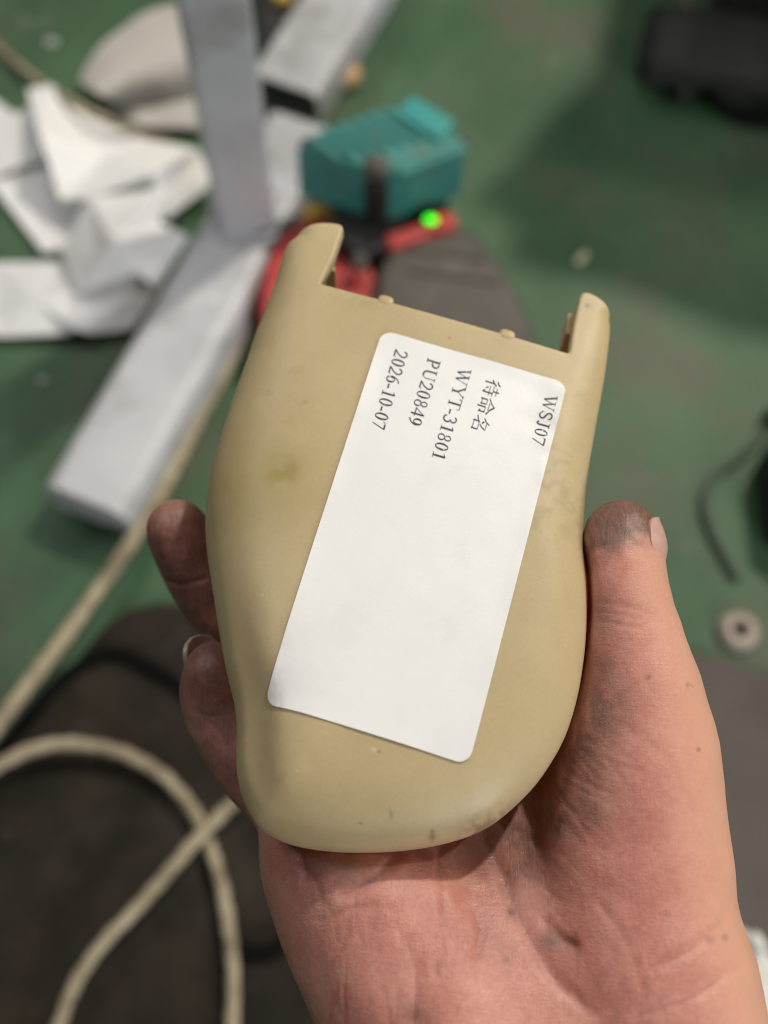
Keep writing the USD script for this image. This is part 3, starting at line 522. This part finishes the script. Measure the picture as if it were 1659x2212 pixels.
# lettering: serif strokes drawn as shapes, cap height 1
def arcp(cx, cy, rx, ry, a0, a1, n=20): t = np.radians(np.linspace(a0, a1, n)); return [(cx + rx * math.cos(x), cy + ry * math.sin(x)) for x in t]
def ln(p, w): return LineString(p).buffer(w / 2, cap_style='flat', join_style='mitre')
def lr(p, w): return LineString(p).buffer(w / 2, cap_style='round')
def ell(cx, cy, rx, ry): return Polygon(arcp(cx, cy, rx, ry, 0, 360, 48)).buffer(0)
def serif(x, y, w=.30): return ln([(x - w / 2, y), (x + w / 2, y)], .05)
def ball(x, y, r=.065): return Point(x, y).buffer(r)
TH, TN = .15, .065
def ring(cx, cy, rx, ry, th=TH, tn=TN): return ell(cx, cy, rx, ry).difference(ell(cx, cy, rx - th, ry - tn))
un = shapely.union_all
GL = {
 '0': (.755, lambda: ring(.377, .5, .30, .515)),
 '1': (.755, lambda: un([ln([(.40, 0), (.40, 1.0)], TH), serif(.40, .025, .46), ln([(.17, .84), (.36, .96)], .06)])),
 '2': (.755, lambda: un([ln(arcp(.34, .70, .24, .27, 165, -25), .11), ln([(.555, .60), (.44, .38), (.10, .06)], .10), ln([(.06, .055), (.66, .055)], .11), ln([(.64, .05), (.69, .20)], .045), ball(.12, .76, .05)])),
 '3': (.755, lambda: un([ln(arcp(.33, .77, .22, .22, 160, -80), .10), ln(arcp(.32, .29, .27, .28, 85, -150), .115), ball(.11, .14, .06)])),
 '4': (.755, lambda: un([ln([(.53, 0), (.53, 1.0)], .13), ln([(.53, .98), (.06, .30)], .06), ln([(.03, .29), (.71, .29)], .09)])),
 '6': (.755, lambda: un([ring(.38, .32, .29, .335), ln(arcp(.78, .36, .68, .66, 180, 108), .09)])),
 '7': (.755, lambda: un([ln([(.08, .94), (.67, .94)], .12), ln([(.08, .97), (.05, .76)], .045), ln([(.645, .94), (.30, -.02)], .075)])),
 '8': (.755, lambda: un([ring(.377, .755, .235, .26, .10), ring(.377, .26, .285, .28, .12)])),
 '9': (.755, lambda: un([ring(.375, .67, .29, .335), ln(arcp(-.03, .64, .69, .66, 0, -72), .09)])),
 '-': (.50, lambda: ln([(.06, .32), (.44, .32)], .12)),
 'W': (1.43, lambda: un([ln([(.16, .98), (.47, .02)], .13), ln([(.47, .02), (.74, .90)], .05), ln([(.66, .98), (.98, .02)], .13), ln([(.98, .02), (1.26, .98)], .05), serif(.17, .975, .34), serif(.68, .975, .34), serif(1.27, .975, .28)])),
 'Y': (1.09, lambda: un([ln([(.54, 0), (.54, .47)], .14), ln([(.17, .98), (.54, .45)], .13), ln([(.54, .45), (.92, .98)], .05), serif(.54, .025, .38), serif(.18, .975, .36), serif(.91, .975, .28)])),
 'T': (.92, lambda: un([ln([(.46, 0), (.46, .97)], .14), ln([(.05, .965), (.87, .965)], .06), ln([(.06, .98), (.04, .76)], .045), ln([(.86, .98), (.88, .76)], .045), serif(.46, .025, .38)])),
 'P': (.84, lambda: un([ln([(.22, 0), (.22, .97)], .14), ln([(.20, .965), (.42, .965)], .055), ln([(.20, .47), (.42, .47)], .055), ln(arcp(.42, .72, .26, .245, 90, -90), .12), serif(.22, .025, .36), serif(.16, .975, .24)])),
 'U': (1.09, lambda: un([ln([(.25, .97), (.25, .36)] + arcp(.54, .33, .29, .30, 180, 300), .13), ln(arcp(.54, .33, .31, .32, 290, 360) + [(.85, .97)], .05), serif(.25, .975, .38), serif(.85, .975, .30)])),
 'S': (.84, lambda: un([ln(arcp(.41, .745, .24, .23, 25, 230), .11), ln([(.245, .585), (.42, .49), (.60, .38)], .15), ln(arcp(.39, .26, .25, .24, 40, -165), .11), ln([(.64, .95), (.655, .70)], .045), ln([(.11, .05), (.095, .32)], .045)])),
 'J': (.59, lambda: un([ln([(.33, .97), (.33, .20)] + arcp(.20, .20, .13, .20, 0, -100), .13), ball(.12, .06, .07), serif(.33, .975, .38)])),
}
hs, vs = .042, .075
CJ = {
 'dai': [([(.30, .95), (.22, .83), (.07, .72)], vs), ([(.33, .72), (.22, .56), (.04, .42)], vs), ([(.22, .58), (.22, .0)], vs), ([(.45, .82), (.90, .82)], hs), ([(.67, .98), (.67, .62)], vs), ([(.38, .61), (.99, .61)], hs), ([(.40, .40), (.98, .40)], hs), ([(.80, .60), (.80, .05), (.68, .11)], vs), ([(.48, .28), (.58, .15)], vs)],
 'ming': [([(.50, .99), (.32, .76), (.04, .56)], .06), ([(.50, .95), (.70, .74), (.98, .58)], .085), ([(.30, .64), (.72, .64)], hs), ([(.14, .47), (.14, .06)], vs), ([(.14, .46), (.43, .46)], hs), ([(.42, .47), (.42, .10)], vs), ([(.14, .15), (.42, .15)], hs), ([(.57, .46), (.88, .46)], hs), ([(.87, .47), (.87, .14), (.76, .18)], vs), ([(.58, .47), (.58, -.04)], vs)],
 'mingzi': [([(.46, .99), (.34, .78), (.14, .60)], .06), ([(.40, .82), (.80, .82)], hs), ([(.80, .83), (.66, .56), (.40, .32), (.06, .17)], .065), ([(.33, .66), (.47, .54)], .08), ([(.38, .38), (.38, -.02)], vs), ([(.38, .37), (.86, .37)], hs), ([(.85, .38), (.85, -.02)], vs), ([(.38, .05), (.85, .05)], hs)],
}
def flat_mesh(geom, fn):
    vs_, fs, n0 = [], [], 0
    for gq in getattr(geom, 'geoms', [geom]):
        if gq.area < 1e-9: continue
        v, f = trimesh.creation.triangulate_polygon(gq.segmentize(.12) if False else gq, engine='earcut'); vs_.append(v); fs.append(np.array(f) + n0); n0 += len(v)
    v, f = np.vstack(vs_), np.vstack(fs); p = fn(v)
    e1, e2v = p[f[:, 1]] - p[f[:, 0]], p[f[:, 2]] - p[f[:, 0]]; cr = e1[:, 0] * e2v[:, 1] - e1[:, 1] * e2v[:, 0]; f[cr < 0] = f[cr < 0][:, ::-1]
    return trimesh.Trimesh(p, f, process=False)
def line(text, S, D, L, h, cj=False):
    S, D = np.array(S, float), np.array(D, float); D /= np.linalg.norm(D); Nn = np.array([-D[1], D[0]]) * -1
    if Nn[0] < 0: Nn = -Nn
    geoms, x = [], 0.0
    if cj:
        for ch in text: geoms.append(affinity.translate(un([ln(p, w) for p, w in CJ[ch]]), x, 0)); x += 1.06
        x -= .06
    else:
        for ch in text: wd, fnc = GL[ch]; geoms.append(affinity.translate(fnc(), x, 0)); x += wd
    gm = un(geoms)
    def fn(v):
        z = S + (v[:, :1] / x * L) * D + (v[:, 1:2] * h) * Nn; px = z * .3307 + [713.2, 702.2]
        w = np.array([at(a_, b_, ZS) for a_, b_ in px]); hh = height(w[:, :2])
        rel = np.linalg.solve(np.stack([cw[1] - cw[0], cw[3] - cw[0]], 1), (w[:, :2] - cw[0]).T).T
        u, vv = rel[:, 0] * LW, rel[:, 1] * LH
        curl = .0006 * np.exp(-((LW - u) / .004) ** 2) * np.exp(-((vv - .006) / .007) ** 2) + .00022 * np.exp(-((LW - u) / .005) ** 2) * np.sin(vv * 900) * np.exp(-((vv - .008) / .009) ** 2)
        w[:, 2] = ZS + hh + .00022 + np.abs(curl) + wave(u, vv) + .00006; return w
    return flat_mesh(gm, fn)
DD = (-.294, .956)
for text, S, D, L, h, cj in (('2026-10-07', (428, 148), DD, 544, 88, False), ('PU20849', (640, 208), DD, 458, 88, False), ('WYT-31801', (843, 268), (-.289, .957), 632, 86, False), (('dai', 'ming', 'mingzi'), (1022, 338), DD, 362, 112, True), ('WSJ07', (1408, 443), (-.274, .962), 342, 84, False)):
    obj('printed_line', line(text, S, D, L, h, cj), m_ink, sticker, smooth=False)

# ---------------------------------------------------------------- the hand
def hp(px, py, dz): return at(px, py, ZS + dz * 1e-3)
def hb(px, py, dz, rpx): p = hp(px, py, dz); return p, rpx * depth(p) / FPX
chains = {
 'palm': [[(1340, 1150, -10, 74), (1338, 1265, -12, 92), (1383, 1470, -17, 130), (1388, 1650, -24, 172), (1380, 1860, -31, 205), (1395, 2080, -32, 205), (1440, 2300, -34, 215), (1450, 3500, -40, 260)]],
}
bones = []   # (a, ra, b, rb, k)
def chain(js, k):
    if len(js) > 2: js = catmull(np.array(js, float), 3)
    q = [hb(*j) for j in js]
    for i in range(len(q) - 1): bones.append((q[i][0], q[i][1], q[i + 1][0], q[i + 1][1], k))
chain([(1375, 1470, -17, 116), (1372, 1650, -24, 152), (1362, 1860, -30, 182), (1375, 2080, -31, 190), (1425, 2300, -33, 215), (1450, 3500, -40, 260)], .007)   # thenar and the radial side
chain([(738, 1815, -40, 165), (800, 1940, -37, 172), (880, 2080, -35, 186), (952, 2200, -35, 200), (1040, 2400, -37, 222), (1110, 3500, -42, 270)], .007)           # hypothenar and the ulnar side
chain([(1050, 1880, -58, 240), (1080, 2080, -54, 265), (1160, 2300, -50, 305), (1230, 3500, -54, 380)], .010)
chain([(1050, 1880, -58, 235), (1130, 1500, -56, 135)], .008); chain([(1000, 1880, -56, 200), (970, 1520, -58, 130)], .008)
chain([(900, 1880, -52, 190), (815, 1600, -54, 122)], .008); chain([(800, 1880, -46, 165), (690, 1740, -46, 110)], .008); chain([(1300, 1800, -50, 180), (1130, 1500, -54, 135)], .008)
chain([(1375, 1470, -17, 116), (1337, 1268, -12, 92), (1345, 1155, -10, 72)], .004)
chain([(690, 1740, -44, 105), (560, 1650, -42, 82), (480, 1530, -36, 73), (464, 1446, -31, 61)], .003)
chain([(815, 1600, -52, 118), (610, 1440, -52, 82), (452, 1270, -42, 69), (384, 1146, -34, 69)], .003)
chain([(970, 1520, -54, 125), (790, 1230, -52, 82), (610, 1030, -44, 72), (545, 938, -40, 66)], .003)
chain([(1130, 1500, -52, 130), (1060, 1210, -54, 86), (970, 1010, -52, 76), (910, 910, -48, 68)], .003)
HS = .0011
lo = np.array([at(300, 900, ZS - .03)[0] - .012, at(900, 3000, ZS)[1], ZS - .095]); hi = np.array([at(1640, 900, ZS)[0] + .012, at(900, 840, ZS)[1] + .012, ZS + .012])
hi[0] = max(hi[0], .095)
nx, ny, nzg = np.ceil((hi - lo) / HS).astype(int)
ax = [(lo[i] + HS * np.arange(n)).astype(np.float32) for i, n in enumerate((nx, ny, nzg))]
X, Y, Zg = np.meshgrid(*ax, indexing='ij')
F = np.full(X.shape, .03, np.float32)
def smin(a_, b_, k): h_ = np.clip(.5 + .5 * (b_ - a_) / k, 0, 1); return b_ * (1 - h_) + a_ * h_ - k * h_ * (1 - h_)
for a_, ra, b_, rb, k_ in bones:
    m_ = max(ra, rb) + .026
    sl = tuple(slice(max(0, int((min(a_[i], b_[i]) - m_ - lo[i]) / HS)), max(0, min((nx, ny, nzg)[i], int((max(a_[i], b_[i]) + m_ - lo[i]) / HS) + 2))) for i in range(3))
    if any(s.stop <= s.start for s in sl): continue
    ab = (b_ - a_).astype(np.float32); px_, py_, pz_ = X[sl] - a_[0], Y[sl] - a_[1], Zg[sl] - a_[2]
    t = np.clip((px_ * ab[0] + py_ * ab[1] + pz_ * ab[2]) / float(ab @ ab), 0, 1)
    dd = np.sqrt((px_ - t * ab[0]) ** 2 + (py_ - t * ab[1]) ** 2 + (pz_ - t * ab[2]) ** 2) - (ra + (rb - ra) * t)
    F[sl] = smin(F[sl], dd, k_)
# the flesh gives way where the cover presses on it
xy2 = np.column_stack([X[:, :, 0].ravel(), Y[:, :, 0].ravel()]); sp = shapely.points(xy2); fullp = Polygon(U)
sd = shapely.distance(sp, fullp.exterior) * np.where(shapely.contains_xy(fullp, xy2[:, 0], xy2[:, 1]), -1, 1)
sd = sd.reshape(nx, ny).astype(np.float32)[:, :, None] - .0002
zc = (ZS + RIM - .0004) - Zg
prism = np.maximum(sd, zc)
F = -smin(-F, prism, .0012)

def surface_nets(F, lo, h):
    nx, ny, nz = F.shape; ins = F < 0
    cs_ = [(i, j, k) for i in (0, 1) for j in (0, 1) for k in (0, 1)]
    cnt = sum(ins[i:nx - 1 + i, j:ny - 1 + j, k:nz - 1 + k].astype(np.int8) for i, j, k in cs_)
    act = (cnt > 0) & (cnt < 8); idx = -np.ones(act.shape, np.int64); ii = np.argwhere(act); idx[act] = np.arange(len(ii))
    acc = np.zeros((len(ii), 3)); num = np.zeros(len(ii))
    for c0 in cs_:
        for axn in range(3):
            if c0[axn]: continue
            c1_ = list(c0); c1_[axn] = 1
            f0 = F[ii[:, 0] + c0[0], ii[:, 1] + c0[1], ii[:, 2] + c0[2]]; f1 = F[ii[:, 0] + c1_[0], ii[:, 1] + c1_[1], ii[:, 2] + c1_[2]]
            m = (f0 < 0) != (f1 < 0); t = np.where(m, f0 / np.where(m, f0 - f1, 1), 0)
            p = np.tile(np.array(c0, float), (len(ii), 1)); p[:, axn] += t; acc[m] += p[m]; num[m] += 1
    v = lo + h * (ii + acc / num[:, None])
    quads = []
    for axn in range(3):
        u_, w_ = [(1, 2), (2, 0), (0, 1)][axn]
        s0 = [slice(None)] * 3; s1 = [slice(None)] * 3; s0[axn] = slice(0, -1); s1[axn] = slice(1, None)
        a0, a1 = ins[tuple(s0)], ins[tuple(s1)]; ch = np.argwhere(a0 != a1)
        ch = ch[(ch[:, u_] > 0) & (ch[:, w_] > 0) & (ch[:, u_] < F.shape[u_] - 1) & (ch[:, w_] < F.shape[w_] - 1)]
        def cell(du, dw): c = ch.copy(); c[:, u_] -= du; c[:, w_] -= dw; return idx[c[:, 0], c[:, 1], c[:, 2]]
        qd = np.stack([cell(1, 1), cell(0, 1), cell(0, 0), cell(1, 0)], 1); fl_ = ~a0[ch[:, 0], ch[:, 1], ch[:, 2]]; qd[fl_] = qd[fl_][:, ::-1]; quads.append(qd)
    q = np.vstack(quads); q = q[(q >= 0).all(1)]
    return v, np.vstack([q[:, [0, 1, 2]], q[:, [0, 2, 3]]])
F[:, 0, :] = .01                                                      # close the forearm off
hv, hf = surface_nets(F, lo, HS)
hm = trimesh.Trimesh(hv, hf, process=False); comp = trimesh.graph.connected_components(hm.face_adjacency, nodes=np.arange(len(hf))); big = max(comp, key=len)
hm = trimesh.Trimesh(hv, hf[big], process=True); hm.fix_normals()
trimesh.smoothing.filter_taubin(hm, lamb=.5, nu=.52, iterations=8)
hm = hm.subdivide(); trimesh.smoothing.filter_taubin(hm, lamb=.5, nu=.52, iterations=6)
v = np.array(hm.vertices); n = np.array(hm.vertex_normals)
# picture-plane coordinates of the vertices only serve to place creases and dirt on the skin
camp = (v - CAM) @ R; pxv = np.column_stack([camp[:, 0] / -camp[:, 2] * FPX + W0 / 2, -camp[:, 1] / -camp[:, 2] * FPX + H0 / 2])
palmar = np.clip(n[:, 2] * 2, 0, 1)
disp = .0006 * (meshkit.fbm(v * 130, 3, 3) - .5) + .0016 * (meshkit.fbm(v * 45, 2, 8) - .5)
cdirt = np.zeros(len(v))
def crease(pts, w, dep):
    global disp
    d = shapely.distance(shapely.points(pxv), LineString(catmull(pts, 8))); global cdirt
    cdirt = np.maximum(cdirt, min(1, dep / .0012) * np.exp(-(d / (.55 * w)) ** 2) * palmar * meshkit.noise(v * 220, 33))
    disp = disp - .6 * dep * np.exp(-(d / (1.35 * w)) ** 2) * palmar * (.35 + 1.1 * meshkit.noise(v * 160, 31))
for pts_, w, dep in (([(1044, 1795), (1090, 1900), (1124, 1981), (1191, 2102), (1275, 2190)], 11, .0013), ([(1060, 1760), (1120, 1800), (1180, 1830)], 8, .0006), ([(960, 1800), (950, 1880), (960, 1990), (940, 2100)], 8, .0006), ([(740, 1935), (800, 1905), (860, 1850)], 10, .0008),
                     ([(690, 1990), (770, 1960), (860, 1960)], 7, .0005), ([(1180, 1990), (1215, 2030), (1240, 2045)], 9, .0010), ([(1020, 1960), (1040, 2010), (1030, 2060)], 8, .0006), ([(640, 1870), (680, 1900), (700, 1960)], 7, .0004), ([(600, 1800), (650, 1850), (660, 1900)], 9, .0007),
                     ([(1290, 1300), (1350, 1310), (1420, 1330)], 5, .0004), ([(1285, 1318), (1350, 1330), (1425, 1345)], 5, .0003), ([(1290, 1340), (1350, 1352), (1400, 1356)], 4, .0003), 
                     ([(1560, 1990), (1480, 2060), (1400, 2090)], 9, .0005), ([(1590, 2090), (1500, 2150), (1380, 2190)], 10, .0007), ([(1340, 1560), (1440, 1640), (1500, 1760)], 8, .00025),
                     ([(345, 1255), (400, 1262), (440, 1250)], 5, .0006), ([(410, 1530), (450, 1545), (495, 1540)], 6, .0005), ([(880, 2030), (900, 2110), (890, 2200)], 9, .0005), ([(1300, 1960), (1360, 2040), (1390, 2140)], 8, .0004)):
    crease(pts_, w, dep)
for k in range(26):                                                     # fine skin lines beside the cover
    x_, y_ = 1285 - 7 * k + rng.uniform(-8, 8), 1560 + 13 * k + rng.uniform(-10, 10); l_ = rng.uniform(60, 170); q_ = math.radians(rng.uniform(20, 62))
    crease([(x_, y_), (x_ + .5 * l_ * math.cos(q_), y_ + .5 * l_ * math.sin(q_) + rng.uniform(-9, 9)), (x_ + l_ * math.cos(q_), y_ + l_ * math.sin(q_))], 3.2, .00013)
for k in range(22):                                                     # and across the heel of the hand
    x_, y_ = rng.uniform(700, 1000), rng.uniform(1930, 2180); l_ = rng.uniform(60, 150); q_ = math.radians(rng.uniform(70, 105))
    crease([(x_, y_), (x_ + .5 * l_ * math.cos(q_) + rng.uniform(-6, 6), y_ + .5 * l_ * math.sin(q_)), (x_ + l_ * math.cos(q_), y_ + l_ * math.sin(q_))], 3.0, .00018)
v = v + n * disp[:, None]
def pb(px, py, r): return np.exp(-(((pxv[:, 0] - px) ** 2 + (pxv[:, 1] - py) ** 2) / r ** 2))
pn = meshkit.fbm(v * 260, 4, 21)
dirt_shade0 = 1.0 * sstep(1262 - pxv[:, 1] + .55 * (1335 - pxv[:, 0]) + 110 * (pn - .5), 45, 110) * (pxv[:, 0] > 1150) * (pxv[:, 1] < 1330)
fing = .78 * sstep(560 - pxv[:, 0], 0, 60) * sstep(1760 - pxv[:, 1], 0, 120)  # left fingers: real grime plus their shade, put into the skin colour
dirt_shade = sum(a_ * pb(x, y, r) for x, y, r, a_ in ((1290, 1330, 45, .5), (1285, 1440, 45, .6), (1290, 1540, 55, .65), (1260, 1620, 60, .6), (1230, 1700, 70, .5), (1150, 1790, 75, .5), (1060, 1830, 70, .4), (1330, 1500, 60, .3), (1300, 1740, 60, .3), (1170, 1900, 80, .35), (1100, 1860, 60, .35), (760, 1870, 40, .3), (700, 1960, 45, .25), (1260, 1760, 30, .35), (1220, 1780, 40, .4),
                   (1190, 2030, 26, .7), (1240, 2035, 18, .7), (905, 2190, 45, .5), (1104, 1970, 14, .7), (1095, 2072, 9, .7), (1402, 1463, 6, .9), (1440, 1975, 9, .5), (1532, 2030, 9, .5), (1566, 2025, 7, .5), (345, 1205, 24, .6), (415, 1195, 22, .6), (380, 1090, 40, .35), (345, 1203, 20, .5), (418, 1192, 20, .5), (690, 1890, 12, .6), (900, 2060, 40, .2), (1030, 2010, 60, .25)))
dirt_shade = np.clip(dirt_shade * (.45 + .55 * sstep(pn, .25, .6)), 0, .88)
dirt_shade = np.clip(np.maximum(dirt_shade, np.maximum(dirt_shade0, fing * (.72 + .28 * sstep(pn, .3, .6)))) + .55 * cdirt, 0, .92)
pale = np.clip(sstep(pxv[:, 0] + .18 * (1700 - pxv[:, 1]), 1380, 1560) * .9, 0, 1)
hand = thing('hand', 'bare right hand with dirty fingertips holding the tan cover on its open palm', 'hand', (0, 0, 0))
skin = obj('skin', (v, hm.faces), m_skin, hand, attrs={'dirt_shade': dirt_shade, 'pale': pale})
def nail(a_, b_, r, dorsal, name='nail', t0=.2, t1=1.0, half=60, over=.0, label=None, lift=.00035, mat=None):
    ax_ = (b_ - a_); L = np.linalg.norm(ax_); ax_ /= L; dz_ = dorsal - ax_ * (dorsal @ ax_); dz_ /= np.linalg.norm(dz_); sd_ = np.cross(ax_, dz_)
    rows, vv = 14, []
    for layer in (1, 0):
        for i in range(rows):
            u = i / (rows - 1); s = (t0 + (t1 - t0) * u) * L + over * max(0, u - .8) * 5
            rr = (r if np.isscalar(r) else r[0] + (r[1] - r[0]) * min(1, s / L)) * (1.0 - .06 * u ** 3) + (lift * (1 + 1.9 * math.sin(math.pi * min(1, u * 1.05)) * (lift > .0005)) if layer else -.0006)
            for j in range(15):
                th = math.radians(-half + 2 * half * j / 14) * math.sqrt(max(.06, 1 - abs(2 * u - 1) ** 3.2))
                vv.append(a_ + ax_ * s + rr * (math.cos(th) * dz_ + math.sin(th) * sd_))
    f = []
    def g_(l, i, j): return l * rows * 15 + i * 15 + j
    for l in (0, 1):
        for i in range(rows - 1):
            for j in range(14): f += [(g_(l, i, j), g_(l, i, j + 1), g_(l, i + 1, j + 1)), (g_(l, i, j), g_(l, i + 1, j + 1), g_(l, i + 1, j))]
    for i in range(rows - 1):
        for j in (0, 14): f += [(g_(0, i, j), g_(0, i + 1, j), g_(1, i + 1, j)), (g_(0, i, j), g_(1, i + 1, j), g_(1, i, j))]
    for j in range(14):
        for i in (0, rows - 1): f += [(g_(0, i, j), g_(0, i, j + 1), g_(1, i, j + 1)), (g_(0, i, j), g_(1, i, j + 1), g_(1, i, j))]
    m = trimesh.Trimesh(np.array(vv), np.array(f), process=False); m.fix_normals(); o = obj(name, m, mat or m_nail, hand, smooth=40)
    if label: tag(o, label)
(a_, ra), (b_, rb) = hb(1337, 1268, -12, 92), hb(1345, 1155, -10, 72)
nail(a_, b_, (ra, rb), np.array([1.0, .05, .16]), t0=.45, t1=1.36, half=56, lift=.0007, label='pale thumb nail seen edge-on')
(a_, ra), (b_, rb) = hb(480, 1530, -36, 73), hb(464, 1446, -31, 61)
nail(a_, b_, rb, np.array([-.55, .0, -.83]), t0=.6, t1=1.76, half=48, over=.0, label='long little-finger nail behind the fingertip', mat=M('shaded_finger_nail', (.36, .28, .23), (.46, .37, .31), scale=200, rough=.4))  # nail colour darkened to carry the shade behind the fingertip
(a_, ra), (b_, rb) = hb(452, 1270, -42, 69), hb(384, 1146, -34, 69)
nail(a_, b_, rb, np.array([-.12, -.1, -1.0]), t0=.5, t1=1.4, half=50)
